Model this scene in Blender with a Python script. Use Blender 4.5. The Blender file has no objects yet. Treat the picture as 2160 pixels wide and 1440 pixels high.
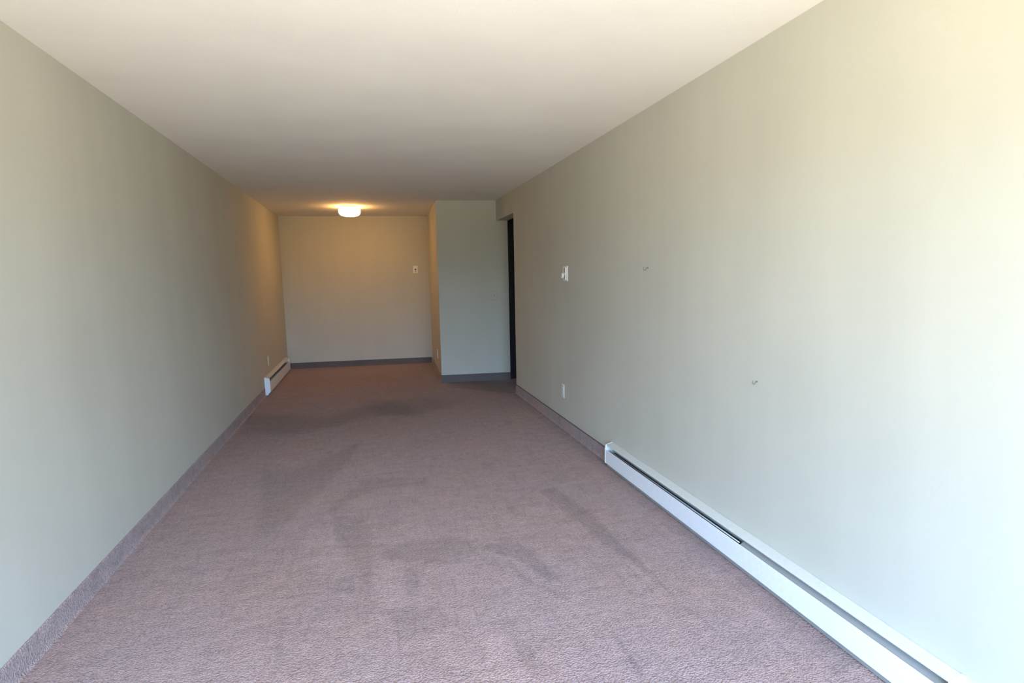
import bpy, bmesh, math, random
import numpy as np
from mathutils import Vector, Matrix

scene = bpy.context.scene
COL = scene.collection

# ------------------------------------------------------------------ camera
F, YAW, PITCH, ROLL, CX, CH = 1130.4, 0.2605, 0.1210, -0.0196, -1.7178, 1.429
fw = Vector((math.sin(YAW)*math.cos(PITCH), math.cos(YAW)*math.cos(PITCH), -math.sin(PITCH)))
rt = Vector((math.cos(YAW), -math.sin(YAW), 0)); up = rt.cross(fw)
r2 = rt*math.cos(ROLL)+up*math.sin(ROLL); u2 = -rt*math.sin(ROLL)+up*math.cos(ROLL)
cam = bpy.data.cameras.new('camera'); camo = bpy.data.objects.new('camera', cam); COL.objects.link(camo)
cam.sensor_fit = 'HORIZONTAL'; cam.sensor_width = 36; cam.lens = 36*F/2160; cam.clip_start = .05
m = Matrix((r2, u2, -fw)).transposed().to_4x4(); m.translation = Vector((CX, 0, CH)); camo.matrix_world = m
scene.camera = camo

WSTR = 21.0
WORLD = [(0.0, (.88, .80, .64)), (.34, (.84, .76, .58)), (.415, (.22, .20, .12)), (.495, (.19, .20, .15)), (.54, (.42, .68, 1.03)), (1.0, (.43, .70, 1.20))]   # view height (z+1)/2: patio in sun, hedge, sky
# ------------------------------------------------------------------ world, daylight, exposure
W = bpy.data.worlds.new('world'); scene.world = W; W.use_nodes = True
wt = W.node_tree; bg = wt.nodes['Background']
# open sky over sunlit ground, blended at the horizon
tc = wt.nodes.new('ShaderNodeTexCoord'); sx_ = wt.nodes.new('ShaderNodeSeparateXYZ'); wt.links.new(tc.outputs['Generated'], sx_.inputs[0])
cr = wt.nodes.new('ShaderNodeValToRGB'); mr = wt.nodes.new('ShaderNodeMapRange')
mr.inputs[1].default_value = -1; mr.inputs[2].default_value = 1
wt.links.new(sx_.outputs[2], mr.inputs[0]); wt.links.new(mr.outputs[0], cr.inputs[0]); wt.links.new(cr.outputs[0], bg.inputs[0])
for i, (ps, cl) in enumerate(WORLD):
    e = cr.color_ramp.elements[i] if i < 1 else (cr.color_ramp.elements.new(ps) if i < len(WORLD)-1 else cr.color_ramp.elements[-1])
    e.position = ps; e.color = (*cl, 1)
bg.inputs[1].default_value = WSTR

YW = -0.7          # inner face of the window wall, behind the camera
WX0, WX1, WZ0, WZ1 = -2.85, -.15, .06, 2.12      # patio window opening
pl = bpy.data.lights.new('window_portal', 'AREA'); pl.shape = 'RECTANGLE'; pl.size = WX1-WX0; pl.size_y = WZ1-WZ0
pl.cycles.is_portal = True
po = bpy.data.objects.new('window_portal', pl); COL.objects.link(po)
po.location = ((WX0+WX1)/2, YW-.13, (WZ0+WZ1)/2); po.rotation_euler = (math.radians(90), 0, 0)

vs = scene.view_settings
scene.display_settings.display_device = 'sRGB'
vs.view_transform = 'Standard'; vs.look = 'None'; vs.exposure = 0.0; vs.gamma = 1.0; vs.use_curve_mapping = False

# ------------------------------------------------------------------ helpers
def obj(name, bm, mat, parent=None, bevel=0, smooth=False):
    me = bpy.data.meshes.new(name)
    bmesh.ops.recalc_face_normals(bm, faces=bm.faces)
    bm.to_mesh(me); bm.free()
    if mat: me.materials.append(mat)
    if smooth:
        for p in me.polygons: p.use_smooth = True
    o = bpy.data.objects.new(name, me); COL.objects.link(o)
    if parent: o.parent = parent
    if bevel:
        b = o.modifiers.new('bevel', 'BEVEL'); b.width = bevel; b.segments = 2; b.limit_method = 'ANGLE'
    return o
def thing(name, label, cat, loc, rotz=0, group=None):
    o = bpy.data.objects.new(name, None); COL.objects.link(o)
    o.location = loc; o.rotation_euler = (0, 0, rotz); o['label'] = label; o['category'] = cat
    if group: o['group'] = group
    o.empty_display_size = .05
    return o
def struct(name, bm, mat, label=None, **k):
    o = obj(name, bm, mat, **k); o['kind'] = 'structure'
    if label: o['label'] = label
    return o
def box(bm, x0, x1, y0, y1, z0, z1):
    vs = [bm.verts.new((x, y, z)) for x in (x0, x1) for y in (y0, y1) for z in (z0, z1)]
    for f in ((0,1,3,2), (4,6,7,5), (0,4,5,1), (2,3,7,6), (0,2,6,4), (1,5,7,3)):
        bm.faces.new([vs[i] for i in f])
    return bm
def BX(*a): return box(bmesh.new(), *a)
def prism(pts, axis, a, b, bm=None):
    """outline pts (2-D) extruded along axis from a to b; 'x': pts are (y,z); 'y': (x,z); 'z': (x,y)"""
    bm = bm or bmesh.new()
    def P(p, t): return {'x': (t, p[0], p[1]), 'y': (p[0], t, p[1]), 'z': (p[0], p[1], t)}[axis]
    A = [bm.verts.new(P(p, a)) for p in pts]; B = [bm.verts.new(P(p, b)) for p in pts]
    n = len(pts)
    bm.faces.new(A); bm.faces.new(B[::-1])
    for i in range(n): bm.faces.new([A[i], B[i], B[(i+1) % n], A[(i+1) % n]])
    return bm
def lathe(prof, seg=32, axis='z', bm=None):
    bm = bm or bmesh.new(); rings = []
    for r, h in prof:
        ring = []
        for k in range(seg):
            a = 2*math.pi*k/seg; c, s = r*math.cos(a), r*math.sin(a)
            ring.append(bm.verts.new({'z': (c, s, h), 'x': (h, c, s), 'y': (c, h, s)}[axis]))
        rings.append(ring)
    for i in range(len(rings)-1):
        for k in range(seg):
            bm.faces.new([rings[i][k], rings[i][(k+1) % seg], rings[i+1][(k+1) % seg], rings[i+1][k]])
    bm.faces.new(rings[0]); bm.faces.new(rings[-1][::-1])
    return bm
def tube(path, r, seg=10, bm=None):
    bm = bm or bmesh.new(); rings = []; path = [Vector(p) for p in path]
    for i, p in enumerate(path):
        t = (path[min(i+1, len(path)-1)]-path[max(i-1, 0)]).normalized()
        a = t.orthogonal().normalized() if i == 0 else (A - t*A.dot(t)).normalized()
        A = a; b = t.cross(a); rr = r(i/(len(path)-1)) if callable(r) else r
        rings.append([bm.verts.new(p+a*rr*math.cos(2*math.pi*k/seg)+b*rr*math.sin(2*math.pi*k/seg)) for k in range(seg)])
    for i in range(len(rings)-1):
        for k in range(seg):
            bm.faces.new([rings[i][k], rings[i][(k+1) % seg], rings[i+1][(k+1) % seg], rings[i+1][k]])
    bm.faces.new(rings[0]); bm.faces.new(rings[-1][::-1])
    return bm

# ------------------------------------------------------------------ materials
class N:
    def __init__(s, name):
        s.m = bpy.data.materials.new(name); s.m.use_nodes = True; s.t = s.m.node_tree
        s.b = s.t.nodes['Principled BSDF']
        s.co = s.t.nodes.new('ShaderNodeTexCoord').outputs['Object']
    def n(s, typ, ins={}, **props):
        nd = s.t.nodes.new('ShaderNode'+typ)
        for k, v in props.items(): setattr(nd, k, v)
        for k, v in ins.items():
            if isinstance(v, bpy.types.NodeSocket): s.t.links.new(v, nd.inputs[k])
            else: nd.inputs[k].default_value = v
        return nd
    def link(s, a, b): s.t.links.new(a, s.b.inputs[b])
    def math(s, op, a, b=0.0): return s.n('Math', {0: a, 1: b}, operation=op).outputs[0]
    def noise(s, scale, detail=4, stretch=None, rough=.5, rot=0):
        co = s.co
        if stretch or rot: co = s.n('Mapping', {0: co, 'Scale': stretch or (1, 1, 1), 'Rotation': (0, 0, rot)}).outputs[0]
        return s.n('TexNoise', {'Vector': co, 'Scale': scale, 'Detail': detail, 'Roughness': rough}).outputs[0]
    def ramp(s, fac, lo, hi, a, b):
        return s.n('MapRange', {0: fac, 1: lo, 2: hi, 3: a, 4: b}).outputs[0]
    def mul(s, col, fac):
        c = s.n('VectorMath', {0: col, 'Scale': fac}, operation='SCALE'); return c.outputs[0]
    def bump(s, h, strength, dist=.002, normal=None):
        i = {'Height': h, 'Strength': strength, 'Distance': dist}
        if normal: i['Normal'] = normal
        return s.n('Bump', i).outputs[0]

def paint(name, col, rough=.85, bump=.15, scale=220, streak=.03):
    g = N(name)
    v = g.math('MULTIPLY', g.ramp(g.noise(1.3, 3), .3, .7, 1-streak, 1+streak), g.ramp(g.noise(5, 2, (1, 1, .12)), .3, .7, 1-streak*.6, 1+streak*.6))
    g.link(g.mul(col, v), 'Base Color'); g.b.inputs['Roughness'].default_value = rough
    g.link(g.bump(g.noise(scale, 3), bump, .0015), 'Normal')
    return g.m
def plain(name, col, rough=.5, metal=0, grain=.03):
    g = N(name)
    g.link(g.mul(col, g.ramp(g.noise(60, 2), .3, .7, 1-grain, 1+grain)), 'Base Color')
    g.b.inputs['Roughness'].default_value = rough; g.b.inputs['Metallic'].default_value = metal
    return g.m
WALL = (.53, .522, .455)
M_wall = paint('wall_paint', WALL)
def ceiling_mat():
    g = N('ceiling_texture')
    g.link(g.mul((.80, .785, .745), g.ramp(g.noise(2, 4, (1, 1.5, 1)), .3, .7, .975, 1.025)), 'Base Color')
    g.b.inputs['Roughness'].default_value = .95
    b1 = g.bump(g.noise(160, 5, rough=.7), .35, .003)
    g.link(g.bump(g.noise(3.2, 3, (1, 1.6, 1)), .2, .012, b1), 'Normal')
    return g.m
M_ceil = ceiling_mat()
def carpet_mat(name, col, nap_and_shade):
    g = N(name)
    base = g.n('Rgb').outputs[0] if False else None
    v = g.math('MULTIPLY', g.ramp(g.noise(.9, 4), .3, .7, .95, 1.05), g.ramp(g.noise(7, 4, (1, 2.2, 1), .6), .3, .7, .90, 1.10))
    v = g.math('MULTIPLY', v, g.ramp(g.noise(26, 4, (1, 1.6, 1), .65), .3, .7, .90, 1.10))
    # thin brushed lines, two directions
    v = g.math('MULTIPLY', v, g.ramp(g.noise(9, 5, (5, .45, 1), .7, rot=.18), .53, .63, 1, .88))
    v = g.math('MULTIPLY', v, g.ramp(g.noise(8, 5, (.5, 4, 1), .7, rot=.25), .53, .63, 1, .90))
    loop = g.n('TexVoronoi', {'Vector': g.n('Mapping', {0: g.co, 'Scale': (1, 1.25, 1)}).outputs[0], 'Scale': 125.0, 'Randomness': 1.0}).outputs['Distance']
    v = g.math('MULTIPLY', v, g.ramp(loop, 0, .75, 1.16, .72))
    v = g.math('MULTIPLY', v, g.ramp(g.noise(210, 3, rough=.8), .3, .7, .80, 1.20))
    if nap_and_shade:
        at = g.n('Attribute', attribute_name='nap_and_shade').outputs['Fac']
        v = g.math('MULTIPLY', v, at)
    tint = g.n('Mix', {0: g.ramp(g.noise(1.6, 3), .35, .65, 0, 1), 6: (*[c*f for c, f in zip(col, (1.03, .99, .96))], 1), 7: (*[c*f for c, f in zip(col, (.98, 1.0, 1.05))], 1)}, data_type='RGBA').outputs[2]
    g.link(g.mul(tint, v), 'Base Color')
    g.b.inputs['Roughness'].default_value = 1; g.b.inputs['Specular IOR Level'].default_value = .1
    g.b.inputs['Sheen Weight'].default_value = .15; g.b.inputs['Sheen Roughness'].default_value = .6
    inv = g.math('SUBTRACT', 1.0, loop)
    b1 = g.bump(inv, .75, .006)
    g.link(g.bump(g.noise(30, 4, (1, 1.5, 1)), .3, .01, b1), 'Normal')
    return g.m
CARP = (.405, .280, .266)
M_carpet = carpet_mat('carpet_pile', CARP, True)
M_cove = carpet_mat('carpet_cove', (.40, .30, .29), False)
M_vinyl = paint('dark_cove_base', (.115, .094, .088), .7, .1, 90, .06)
M_heat = plain('heater_enamel', (.80, .83, .87), .38)
M_heatgrey = plain('heater_grey_steel', (.33, .33, .32), .5)
M_pipe = plain('element_pipe', (.55, .56, .58), .35, .6)
M_hood = plain('hood_painted_like_wall', (.60, .61, .585), .5)
M_fin = plain('heater_fins_metal', (.10, .10, .11), .45, .6)
M_dark = plain('heater_dark_inside', (.03, .03, .03), .8)
M_plate = plain('white_plastic_plate', (.80, .80, .76), .4)
M_slot = plain('dark_slot', (.035, .035, .035), .6)
M_hook = plain('dull_steel_hook', (.20, .20, .19), .45, .7)
M_door = paint('dark_door_stain', (.024, .024, .028), .7, .1, 60, .08)
M_door.node_tree.nodes['Principled BSDF'].inputs['Specular IOR Level'].default_value = .15
M_shade_dirt = plain('shade_dirt_mauve', (.13, .095, .10), .9)  # dark tone for the painted shade and dirt line on the strip
M_knob = plain('brushed_knob', (.35, .32, .26), .35, 1)
M_glassy = None
LAMP = 37.0
# vacuum marks brushed into the pile, darker bands, soil and painted shade: (factor, edge softness, floor outline in metres)
NAP_AND_SHADE=[
(0.84, 0.12, [(-3.1, 6.31), (-2.19, 5.79), (-1.83, 6.18), (-1.53, 6.24), (-1.29, 5.99), (-1.28, 5.57), (-1.78, 5.7), (-2.14, 5.38), (-2.48, 5.22), (-2.93, 5.45)]),
(0.87, 0.13, [(-1.83, 6.47), (-1.0, 6.36), (-0.78, 6.03), (-0.94, 5.76), (-1.32, 5.63), (-1.64, 5.74)]),
(0.8, 0.05, [(-0.69, 7.35), (0.19, 6.94), (-0.01, 6.19), (-0.29, 6.43), (-0.75, 6.92)]),  # hall floor shadow and soil by the doorway, put into the colour
(0.9, 0.03, [(-2.58, 4.36), (-2.35, 4.18), (-2.13, 4.43), (-1.82, 4.85), (-1.84, 4.69), (-2.04, 3.9), (-2.26, 3.27), (-2.38, 3.11)]),
(0.91, 0.012, [(-1.798, 3.865), (-1.36, 3.76), (-1.385, 3.602), (-1.693, 3.651), (-1.826, 3.582), (-1.997, 3.35), (-2.051, 3.367)]),
(0.91, 0.015, [(-1.995, 3.316), (-1.822, 3.23), (-1.759, 2.974), (-1.769, 2.45), (-1.805, 2.461), (-1.863, 2.752), (-1.968, 3.066)]),
(0.91, 0.01, [(-1.945, 2.552), (-1.848, 2.583), (-1.852, 2.41), (-1.94, 2.464)]),
(0.9, 0.008, [(-1.606, 2.584), (-1.54, 2.521), (-1.559, 2.331), (-1.615, 2.347)]),
(0.92, 0.01, [(-1.701, 2.228), (-1.5, 2.217), (-1.408, 2.054), (-1.556, 2.051), (-1.665, 2.023)]),
(0.88, 0.03, [(-1.76, 2.77), (-1.62, 2.8), (-1.36, 2.82), (-1.14, 2.68), (-1.24, 2.63), (-1.4, 2.54), (-1.56, 2.62), (-1.7, 2.67)]),
(0.87, 0.012, [(-1.208, 2.659), (-1.026, 2.692), (-0.955, 2.569), (-0.896, 2.223), (-0.962, 2.273), (-1.043, 2.455), (-1.13, 2.574)]),
(0.93, 0.01, [(-1.218, 2.554), (-1.124, 2.503), (-1.138, 2.357), (-1.187, 2.434)]),
(0.88, 0.008, [(-1.116, 2.489), (-1.094, 2.482), (-1.051, 2.31), (-0.986, 2.203), (-0.916, 2.1), (-0.927, 2.083), (-1.004, 2.181), (-1.074, 2.287)]),
(0.85, 0.01, [(-0.678, 3.294), (-0.563, 3.305), (-0.501, 2.944), (-0.473, 2.806), (-0.474, 2.745), (-0.473, 2.46), (-0.459, 2.218), (-0.462, 1.982), (-0.472, 2.007), (-0.507, 2.286), (-0.577, 2.516), (-0.598, 2.784)]),
(0.84, 0.006, [(-0.84, 1.915), (-0.831, 1.893), (-0.83, 1.739), (-0.83, 1.611), (-0.834, 1.587), (-0.845, 1.598), (-0.842, 1.738), (-0.851, 1.871)]),
(0.9, 0.006, [(-0.838, 1.601), (-0.782, 1.581), (-0.695, 1.582), (-0.657, 1.578), (-0.701, 1.573), (-0.787, 1.571)]),
(0.9, 0.01, [(-1.242, 1.961), (-1.199, 1.904), (-1.168, 1.835), (-1.211, 1.731), (-1.236, 1.776), (-1.247, 1.901)]),
(0.93, 0.01, [(-0.411, 1.669), (-0.326, 1.669), (-0.304, 1.578), (-0.383, 1.486), (-0.461, 1.577)]),
(0.9, 0.006, [(-0.49, 1.91), (-0.461, 1.901), (-0.426, 1.772), (-0.437, 1.766)]),
(0.93, 0.012, [(-0.785, 2.376), (-0.762, 2.358), (-0.74, 2.256), (-0.758, 2.241)]),
(0.92, 0.01, [(-0.941, 3.953), (-0.831, 3.891), (-0.88, 3.755), (-0.955, 3.804)]),
(0.9, 0.008, [(-0.453, 5.096), (-0.374, 5.042), (-0.441, 4.878), (-0.489, 4.936)]),
(0.93, 0.015, [(-0.968, 3.308), (-0.912, 3.29), (-0.9, 3.004), (-0.931, 3.047)]),
(0.92, 0.01, [(-2.164, 2.327), (-2.127, 2.315), (-2.099, 2.054), (-2.12, 2.06)]),
(1.06, 0.03, [(-1.74, 2.76), (-1.63, 2.64), (-1.63, 2.28), (-1.73, 2.28), (-1.76, 2.47)]),
(1.06, 0.03, [(-2.12, 3.17), (-2.02, 3.32), (-1.91, 2.84), (-1.86, 2.58), (-2.0, 2.62), (-2.13, 2.91)]),
(1.08, 0.05, [(-1.32, 1.96), (-1.25, 1.94), (-1.24, 1.78), (-1.24, 1.67), (-1.42, 1.72)]),
(0.93, 0.015, [(-1.604, 1.919), (-1.512, 1.905), (-1.53, 1.836), (-1.602, 1.857)]),
(.80,.010,[(-.018,3.5),(-.018,6.2),(-.036,6.2),(-.040,3.5)]),  # dark line along the foot of the right strip
(.86,.05,[(-.02,1.4),(-.02,3.55),(-.13,3.5),(-.15,1.4)]),  # soil and shade at the heater foot, put into the carpet colour
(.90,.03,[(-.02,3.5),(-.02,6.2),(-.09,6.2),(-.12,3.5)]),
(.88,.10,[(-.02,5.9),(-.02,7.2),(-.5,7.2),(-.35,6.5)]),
(.91,.55,[(-3.1,4.9),(.2,5.4),(.2,8.2),(-3.1,8.2)]),  # dimming of the far floor, painted as a broad darker area
(.95,.012,[(-.95,3.05),(-.62,3.35),(-.25,3.62),(-.27,3.66),(-.64,3.40),(-.97,3.10)]),
(.93,.008,[(-2.3,2.95),(-.7,2.62),(-.7,2.635),(-2.3,2.97)]),
(.93,.007,[(-2.4,2.28),(-1.2,2.20),(-.2,1.98),(-.2,1.99),(-1.2,2.215),(-2.4,2.295)]),
(.93,.007,[(-.62,2.85),(-.12,3.02),(-.12,3.03),(-.62,2.862)]),
]
# ------------------------------------------------------------------ room shell
H = 2.44
WL = -3.0235           # left wall
DL, DR = 9.283, 9.063  # alcove back wall, left and right end
CL, CR = 7.2415, 7.152 # closet front, left and right end
KF, KB = -.7931, -.7033
J, HZ, T = 6.2685, 2.1765, .1529
XH = 1.10              # hallway right side

bm = bmesh.new()
# floor with a fine grid for the pile marks and painted shade
def nap_and_shade_grid(x0, x1, y0, y1, st):
    nx = int(round((x1-x0)/st))+1; ny = int(round((y1-y0)/st))+1
    X, Y = np.meshgrid(np.linspace(x0, x1, nx), np.linspace(y0, y1, ny))
    V = np.ones_like(X)
    for val, soft, poly in NAP_AND_SHADE:
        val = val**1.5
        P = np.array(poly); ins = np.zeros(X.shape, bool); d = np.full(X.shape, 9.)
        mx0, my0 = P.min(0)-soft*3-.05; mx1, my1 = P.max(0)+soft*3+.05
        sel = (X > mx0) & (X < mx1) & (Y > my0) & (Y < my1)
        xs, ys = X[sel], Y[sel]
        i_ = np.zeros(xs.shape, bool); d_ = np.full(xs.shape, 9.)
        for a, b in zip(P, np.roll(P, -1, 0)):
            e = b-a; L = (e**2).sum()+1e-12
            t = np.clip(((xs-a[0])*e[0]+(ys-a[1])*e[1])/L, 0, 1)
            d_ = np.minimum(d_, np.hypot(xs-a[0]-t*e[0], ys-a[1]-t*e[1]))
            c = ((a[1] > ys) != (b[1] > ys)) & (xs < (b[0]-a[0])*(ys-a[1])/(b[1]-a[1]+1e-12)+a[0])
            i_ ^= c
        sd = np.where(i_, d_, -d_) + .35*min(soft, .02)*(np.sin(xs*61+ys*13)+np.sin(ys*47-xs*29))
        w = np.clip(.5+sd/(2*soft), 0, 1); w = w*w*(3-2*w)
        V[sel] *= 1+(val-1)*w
    return X, Y, V, nx, ny
FX0, FX1, FY0, FY1 = -3.06, 0.19, -1.05, 9.32
X, Y, V, nx, ny = nap_and_shade_grid(FX0, FX1, 1.4, FY1, .0165)
verts = np.stack([X.ravel(), Y.ravel(), np.zeros(X.size)], 1)
idx = np.arange(nx*ny).reshape(ny, nx)
quads = np.stack([idx[:-1, :-1], idx[:-1, 1:], idx[1:, 1:], idx[1:, :-1]], -1).reshape(-1, 4)
n0 = len(verts)
extra = [(FX0, FY0, 0), (FX1, FY0, 0), (FX1, 1.4, 0), (FX0, 1.4, 0),
         (FX1, 5.0, 0), (XH+.1, 5.0, 0), (XH+.1, 8.0, 0), (FX1, 8.0, 0)]
verts = np.concatenate([verts, np.array(extra)])
faces = quads.tolist()+[[n0, n0+1, n0+2, n0+3], [n0+4, n0+5, n0+6, n0+7]]
me = bpy.data.meshes.new('floor'); me.from_pydata(verts.tolist(), [], faces)
at = me.attributes.new('nap_and_shade', 'FLOAT', 'POINT')
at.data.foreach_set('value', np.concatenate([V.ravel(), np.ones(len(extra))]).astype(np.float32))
me.materials.append(M_carpet); me.update()
fl = bpy.data.objects.new('floor', me); COL.objects.link(fl); fl['kind'] = 'structure'
fl['label'] = 'worn dusty-mauve carpet with vacuum marks across the whole room'

struct('ceiling', BX(WL-.12, XH+.12, YW-.15, DL+.15, H, H+.12), M_ceil, 'cream textured ceiling over the living room and alcove')
struct('wall_right', prism([(YW-.15, 0), (J, 0), (J, HZ), (CR, HZ), (CR, H), (YW-.15, H)], 'x', 0, T), M_wall, 'long pale greige wall on the right with the doorway at its far end')
struct('wall_left', BX(WL-.12, WL, YW-.15, DL+.15, 0, H), M_wall, 'left wall running back into the alcove')
struct('wall_back', prism([(WL, DL), (KB+.05, DR-.006), (KB+.05, DR+.2), (WL, DL+.2)], 'z', 0, H), M_wall, 'alcove back wall under the warm ceiling light')
cs = (CR-CL)/(0-KF)
struct('wall_closet', prism([(KF, CL), (T, CL+cs*(T-KF)), (T, DR+.15), (KB, DR-.002), ], 'z', 0, H), M_wall, 'boxed-out closet block between the alcove and the doorway')
# wall behind the camera with the patio window opening
wx0, wx1, wz0, wz1 = WX0, WX1, WZ0, WZ1
struct('wall_front', box(box(box(box(bmesh.new(), WL, wx0, YW-.12, YW, 0, H), wx1, 0, YW-.12, YW, 0, H), wx0, wx1, YW-.12, YW, wz1, H), wx0, wx1, YW-.12, YW, 0, wz0), M_wall, 'wall with the wide patio window behind the viewer')
fr = bmesh.new()
for a in ((wx0, wx1, wz0, wz0+.05), (wx0, wx1, wz1-.05, wz1), (wx0, wx0+.05, wz0+.05, wz1-.05), (wx1-.05, wx1, wz0+.05, wz1-.05), (-1.53, -1.47, wz0+.05, wz1-.05)):
    box(fr, a[0], a[1], YW-.10, YW-.04, a[2], a[3])
struct('window_1', fr, M_plate, 'white frame of the patio window')
# hallway beyond the doorway
struct('wall_hall', box(box(bmesh.new(), XH, XH+.12, 5.0, 8.0, 0, H), T, XH, 4.9, 5.0, 0, H), M_wall, 'dim hallway wall beyond the doorway')
struct('wall_hall_end', BX(T, XH, 7.26, 7.36, 0, H), M_wall, 'end wall of the dim hallway')
dm = struct('door_1', BX(T+.004, T+.80, 7.16, 7.20, .008, HZ-.03), M_door, 'nearly black door seen through the doorway', bevel=.003)
kb = lathe([(.012, 0), (.012, -.03), (.027, -.04), (.03, -.055), (.024, -.068), (.008, -.072)], 20, 'y')
o = obj('door_knob', kb, M_knob, dm, smooth=True); o.location = (T+.72, 7.16, .95)
struct('trim_1', box(bmesh.new(), T+.001, XH, 7.205, 7.255, HZ-.025, HZ+.05), M_door, 'dark door head trim')

# ------------------------------------------------------------------ cove bases
def cove(name, p0, p1, h, t, mat, label, wave=0, n=40, side=1):
    """strip standing along the wall line p0->p1, leaning against it; side=+1 puts it on the left of p0->p1"""
    p0, p1 = Vector(p0), Vector(p1); d = p1-p0; L = d.length; d.normalize(); nrm = Vector((-d.y, d.x))*side
    bm = bmesh.new(); rng = random.Random(name); rings = []
    n = max(2, int(L*14))
    w = [rng.uniform(-1, 1) for _ in range(n+1)]; w = [(w[max(i-1, 0)]+w[i]+w[min(i+1, n)])/3 for i in range(n+1)]
    for i in range(n+1):
        p = p0+d*(L*i/n); k = wave*w[i]
        prof = [(0.0, 0.0), (t*2.2+k, 0.0), (t*1.25+k*.6, h*.12), (t+k*.3, h*.3), (t, h-t*.6), (t*.6, h), (0.0, h)]
        rings.append([bm.verts.new((p.x+nrm.x*a, p.y+nrm.y*a, z)) for a, z in prof])
    for i in range(n):
        for k in range(7):
            bm.faces.new([rings[i][k], rings[i][(k+1) % 7], rings[i+1][(k+1) % 7], rings[i+1][k]])
    bm.faces.new(rings[0]); bm.faces.new(rings[-1][::-1])
    return struct(name, bm, mat, label)
br = cove('baseboard_right', (0, 3.585), (0, J-.002), .102, .008, M_cove, 'mauve carpet strip turned up the right wall', .006)
o = obj('shade_dirt_line', BX(-.0085, 0, 3.585, J-.002, .1015, .1065), M_shade_dirt, br); o['label'] = 'thin dark line of shade and dirt along the strip top'  # added strip: shadow and dirt at the top edge built as a dark line
cove('baseboard_right_near', (0, YW+.002), (0, 1.09), .102, .008, M_cove, 'carpet strip at the near end of the right wall', .004)
cove('baseboard_closet', (KF-.004, CL), (T, CL+cs*(T-KF)), .103, .007, M_vinyl, 'dark grey cove base under the closet wall', side=-1)
cove('baseboard_return', (KF, CL-.004), (KB, DR-.02), .09, .006, M_cove, 'carpet strip up the side of the closet block', .002, side=1)
cove('baseboard_back', (WL+.01, DL), (KB-.012, DR), .095, .008, M_vinyl, 'dark brown cove base under the alcove back wall', side=-1)
cove('baseboard_left', (WL, YW+.002), (WL, 7.17), .102, .008, M_cove, 'carpet strip turned up the left wall', .004, side=-1)

# ------------------------------------------------------------------ electric baseboard heaters
def heater(name, label, loc, rotz, length, h, dep, grey_at=None):
    """runs along local +y from 0, wall plane at local x=0, room towards local -x"""
    t = thing(name, label, 'heater', loc, rotz, 'electric baseboard heaters')
    z = lambda f: f*h
    L = length
    # back plate and sloping hood in one bent sheet
    s = .0025
    hood = [(0, z(.13)), (0, z(.995)), (-.004, z(1.0)), (-dep*.80, z(.935)), (-dep*.87, z(.920)), (-dep*.87, z(.900)), (-dep*.79, z(.915)), (-.007, z(.965)), (-s-.001, z(.955)), (-s-.001, z(.13))]
    obj('back_panel', prism(hood, 'y', .012, L-.012), M_hood, t)
    fp = [(-dep, z(.725)), (-dep, z(.165)), (-dep+.006, z(.135)), (-dep+.006+.002, z(.135)), (-dep+.0025, z(.170)), (-dep+.0025, z(.71)), (-dep+.010, z(.69)), (-dep+.011, z(.702)), (-dep+.003, z(.732))]
    obj('front_panel', prism(fp, 'y', .012, L-.012), M_heat, t)
    kick = [(-dep+.006, z(.135)), (-dep+.012, z(.02)), (-dep+.014, z(.02)), (-dep+.008, z(.137))]
    obj('lower_lip', prism(kick, 'y', .02, L-.02), M_heatgrey, t)['label'] = 'grey lower edge strip'
    cap = [(0, 0.002), (0, z(1.0)), (-.004, z(1.01)), (-dep*.88, z(.93)), (-dep*.97, z(.90)), (-dep-.002, z(.74)), (-dep-.002, z(.16)), (-dep*.80, z(.13)), (-dep*.55, .002)]
    for y0, y1 in ((0, .014), (L-.014, L)):
        obj('end_cap', prism(cap, 'y', y0, y1), M_heat, t, bevel=.001)
    g0 = 0.05 if grey_at is None else grey_at
    pipe = tube([(-dep*.70, g0, z(.72)), (-dep*.70, L-.05, z(.72))], .0035, 12)
    el = obj('heating_element', pipe, M_pipe, t, smooth=True)
    fins = bmesh.new(); y = g0+.03
    while y < L-.07:
        box(fins, -dep*.84, -.008, y, y+.0012, z(.36), z(.66)); y += .009
    f = obj('fin_pack', fins, M_fin, el); f['kind'] = 'stuff'; f['label'] = 'dark row of thin heating fins'
    obj('inner_pan', BX(-dep*.86, -.004, .015, L-.015, z(.22), z(.25)), M_dark, t)
    if grey_at:
        obj('wiring_cover', prism([(-.004, z(.26)), (-.004, z(.84)), (-dep*.80, z(.70)), (-dep*.86, z(.62)), (-dep*.86, z(.26))], 'y', .016, grey_at-.01), M_heatgrey, t, bevel=.001)['label'] = 'light grey wiring compartment cover'
    return t
heater('baseboard_heater', 'long white electric baseboard heater along the foot of the right wall', (-.0005, 1.10, 0), 0, 2.48, .182, .060, grey_at=2.09-1.10)
t = heater('baseboard_heater', 'short white electric baseboard heater in the alcove by the left wall', (WL+.0005, 9.02, 0), math.pi, 1.82, .228, .062)

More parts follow.
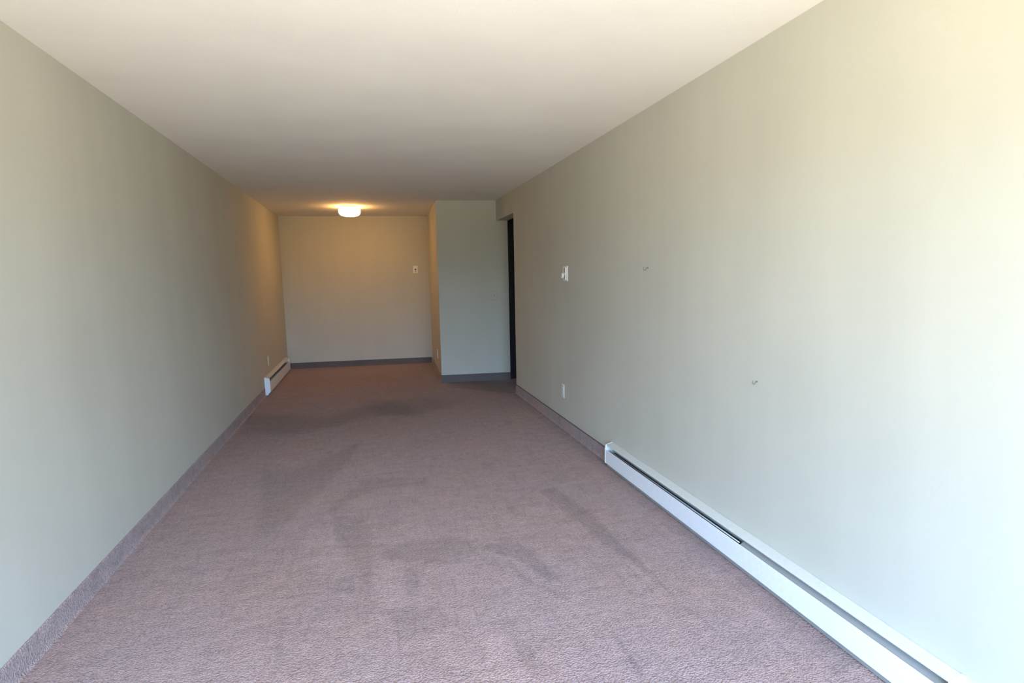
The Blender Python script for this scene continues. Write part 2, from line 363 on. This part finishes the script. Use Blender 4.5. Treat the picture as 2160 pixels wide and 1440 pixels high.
# ------------------------------------------------------------------ ceiling lamp
g = N('lamp_glass_glow'); g.b.inputs['Base Color'].default_value = (.9, .85, .75, 1)
g.b.inputs['Emission Color'].default_value = (1.0, .50, .145, 1)
g.b.inputs['Emission Strength'].default_value = LAMP; g.b.inputs['Roughness'].default_value = .4
lamp = thing('ceiling_lamp', 'glowing round flush-mount glass ceiling lamp in the alcove', 'lamp', (-1.905, 8.0, H))
obj('mounting_plate', lathe([(.135, 0), (.14, -.004), (.14, -.014), (.12, -.018)], 40), M_plate, lamp, smooth=False)
obj('glass_shade', lathe([(.105, -.018), (.137, -.022), (.146, -.034), (.148, -.060), (.146, -.085), (.134, -.108), (.112, -.122), (.08, -.130), (.04, -.134), (.004, -.135)], 48), g.m, lamp, smooth=True)['label'] = 'glowing white glass shade'

# ------------------------------------------------------------------ wall fittings; local -y faces the room, plate centre at origin
def rot_for(nx, ny):  # turns local -y to (nx,ny)
    return math.atan2(ny, nx)+math.pi/2
def plate_bm(w, h, d=.006, in_=.004):
    bm = bmesh.new()
    a = [bm.verts.new((sx*w/2, 0, sz*h/2)) for sx, sz in ((-1, -1), (1, -1), (1, 1), (-1, 1))]
    b = [bm.verts.new((sx*w/2, -d*.4, sz*h/2)) for sx, sz in ((-1, -1), (1, -1), (1, 1), (-1, 1))]
    c = [bm.verts.new((sx*(w/2-in_), -d, sz*(h/2-in_))) for sx, sz in ((-1, -1), (1, -1), (1, 1), (-1, 1))]
    bm.faces.new(a); bm.faces.new(c)
    for p, q in ((a, b), (b, c)):
        for i in range(4): bm.faces.new([p[i], p[(i+1) % 4], q[(i+1) % 4], q[i]])
    return bm
def screw(parent, z, y=-.006, m=None):
    o = obj('screw', lathe([(.0032, 0), (.0032, -.0012), (.002, -.0018)], 12, 'y'), m or M_plate, parent); o.location = (0, y, z); return o
def outlet(label, loc, rz, w=.072, h=.128, mat=None, cut=True):
    mat = mat or M_plate
    t = thing('wall_outlet', label, 'outlet', loc, rz, 'duplex wall outlets')
    obj('cover_plate', plate_bm(w, h), mat, t, bevel=.0008)
    for s in (-1, 1):
        bm = bmesh.new(); pts = []
        for k in range(20):
            a = 2*math.pi*k/20; pts.append((max(-.0165, min(.0165, .0175*math.cos(a)*1.05)), .0145*math.sin(a)))
        r = obj('receptacle', prism(pts, 'y', -.004, -.009, bm), mat, t); r.location = (0, 0, s*.0205)
        sl = bmesh.new()
        for x, hh in ((-.0063, .008), (.0063, .0065)): box(sl, x-.0011, x+.0011, -.0094, -.0088, .002-hh/2, .002+hh/2)
        lathe([(.0024, -.0088), (.0024, -.0094)], 10, 'y', sl)
        for v in sl.verts:
            if abs(v.co.x) < .003: v.co.z -= .008
        obj('slots', sl, M_slot, r)
    screw(t, 0, -.006)
    return t
outlet('light outlet plate low on the right wall, below the thermostat', (0, 4.622, .36), rot_for(-1, 0), w=.062, mat=paint('pale_outlet_plastic', (.68, .68, .66), .5, .03))
M_pw = paint('plate_painted_like_wall', (.66, .63, .57), .6, .05)
outlet('faint outlet plate on the left wall above the short heater', (WL, 7.573, .39), rot_for(1, 0), mat=M_pw)
rd = Vector((KB-KF, DR-CL)).normalized()
def on_return(y): return KF+(KB-KF)*(y-CL)/(DR-CL)
outlet('outlet plate on the narrow side of the closet block', (on_return(7.83), 7.83, .315), rot_for(-rd.y, rd.x), w=.075, h=.13, mat=M_plate)
# painted-over switch on the closet wall
def on_closet(x): return CL+cs*(x-KF)
sw = thing('light_switch', 'painted-over light switch on the closet wall beside the doorway', 'switch', (-.048, on_closet(-.048), 1.176), rot_for(cs, -1), 'switch plates')
del sw['group']
obj('cover_plate', plate_bm(.08, .122), M_wall, sw, bevel=.0008)
obj('toggle', prism([(-.0055, -.006), (-.014, .001), (-.016, .007), (-.0055, .010)], 'x', -.0045, .0045), M_heatgrey, sw)
screw(sw, .042, m=M_wall); screw(sw, -.042, m=M_wall)
# phone jack plate on the back wall
bs = (DR-DL)/(KB-WL); xb = -.93; yb = DL+bs*(xb-WL)
pj = thing('phone_jack', 'small white wall plate with a dark round jack on the alcove back wall', 'wall plate', (xb, yb, 1.572), rot_for(bs, -1))
obj('cover_plate', plate_bm(.080, .122), M_plate, pj, bevel=.0008)
obj('jack_collar', lathe([(.017, -.005), (.016, -.009), (.013, -.010)], 24, 'y'), M_plate, pj, smooth=False)
o = obj('jack_socket', lathe([(.0125, -.0095), (.0125, -.0108)], 20, 'y'), M_slot, pj); o['label'] = 'dark round socket'
o = obj('lower_stud', lathe([(.011, -.005), (.010, -.0085)], 20, 'y'), M_heatgrey, pj); o.location = (0, 0, -.034)
# thermostat
th = thing('thermostat', 'white wall thermostat with protruding round dial on the right wall', 'thermostat', (0, 4.53, 1.443), rot_for(-1, 0))
obj('back_plate', plate_bm(.104, .136, .008), M_plate, th, bevel=.001)
cv = [(-.034, -.056), (.034, -.056), (.034, .058), (-.034, .058)]
obj('cover', prism(cv, 'y', -.006, -.020), M_plate, th, bevel=.003)
o = obj('thermometer_window', BX(.008, .019, -.0208, -.0192, .008, .050), M_slot, th); o['label'] = 'dark upper slot'
o = obj('thermometer_window', BX(.008, .019, -.0208, -.0192, -.046, -.012), M_slot, th); o['label'] = 'dark lower slot'
o = obj('dial_knob', lathe([(.024, -.019), (.0235, -.034), (.021, -.0375), (.006, -.0385)], 28, 'y'), M_plate, th, bevel=.0006); o.location = (-.018, 0, -.018)
o = obj('dial_pointer', BX(-.0012, .0012, -.0395, -.0375, -.004, .02), M_slot, o)

# ------------------------------------------------------------------ cup hooks in the right wall
def hook(label, y, z, s, tilt):
    t = thing('cup_hook', label, 'hook', (0, y, z), 0, 'cup hooks on the right wall')
    t.scale = (s, s, s); t.rotation_euler = (tilt, 0, 0)
    path = [(-.001, 0, 0), (-.006, 0, 0), (-.011, 0, -.001)]
    for k in range(0, 11):
        a = math.radians(60+k*19)     # under and up to the open tip
        path.append((-.0225+.0125*math.cos(a-math.pi/2*1.15), 0, -.0075-.0105*math.sin(math.radians(10+k*18.5))+.004))
    path = [(-.001, 0, 0), (-.008, 0, -.0005), (-.012, 0, -.004), (-.0145, 0, -.010), (-.019, 0, -.0155), (-.025, 0, -.0165),
            (-.031, 0, -.013), (-.034, 0, -.006), (-.0335, 0, .002), (-.031, 0, .008)]
    obj('wire', tube(path, lambda f: .0019-.0005*f, 10), M_hook, t, smooth=True)
    obj('collar', lathe([(.0055, 0), (.0050, -.0022), (.0025, -.0034)], 20, 'x'), M_hook, t)
    return t
hook('small screw hook high on the right wall right of the thermostat', 3.075, 1.466, .95, .15)
hook('small screw hook lower on the right wall above the long heater', 2.062, .924, .72, -.1)
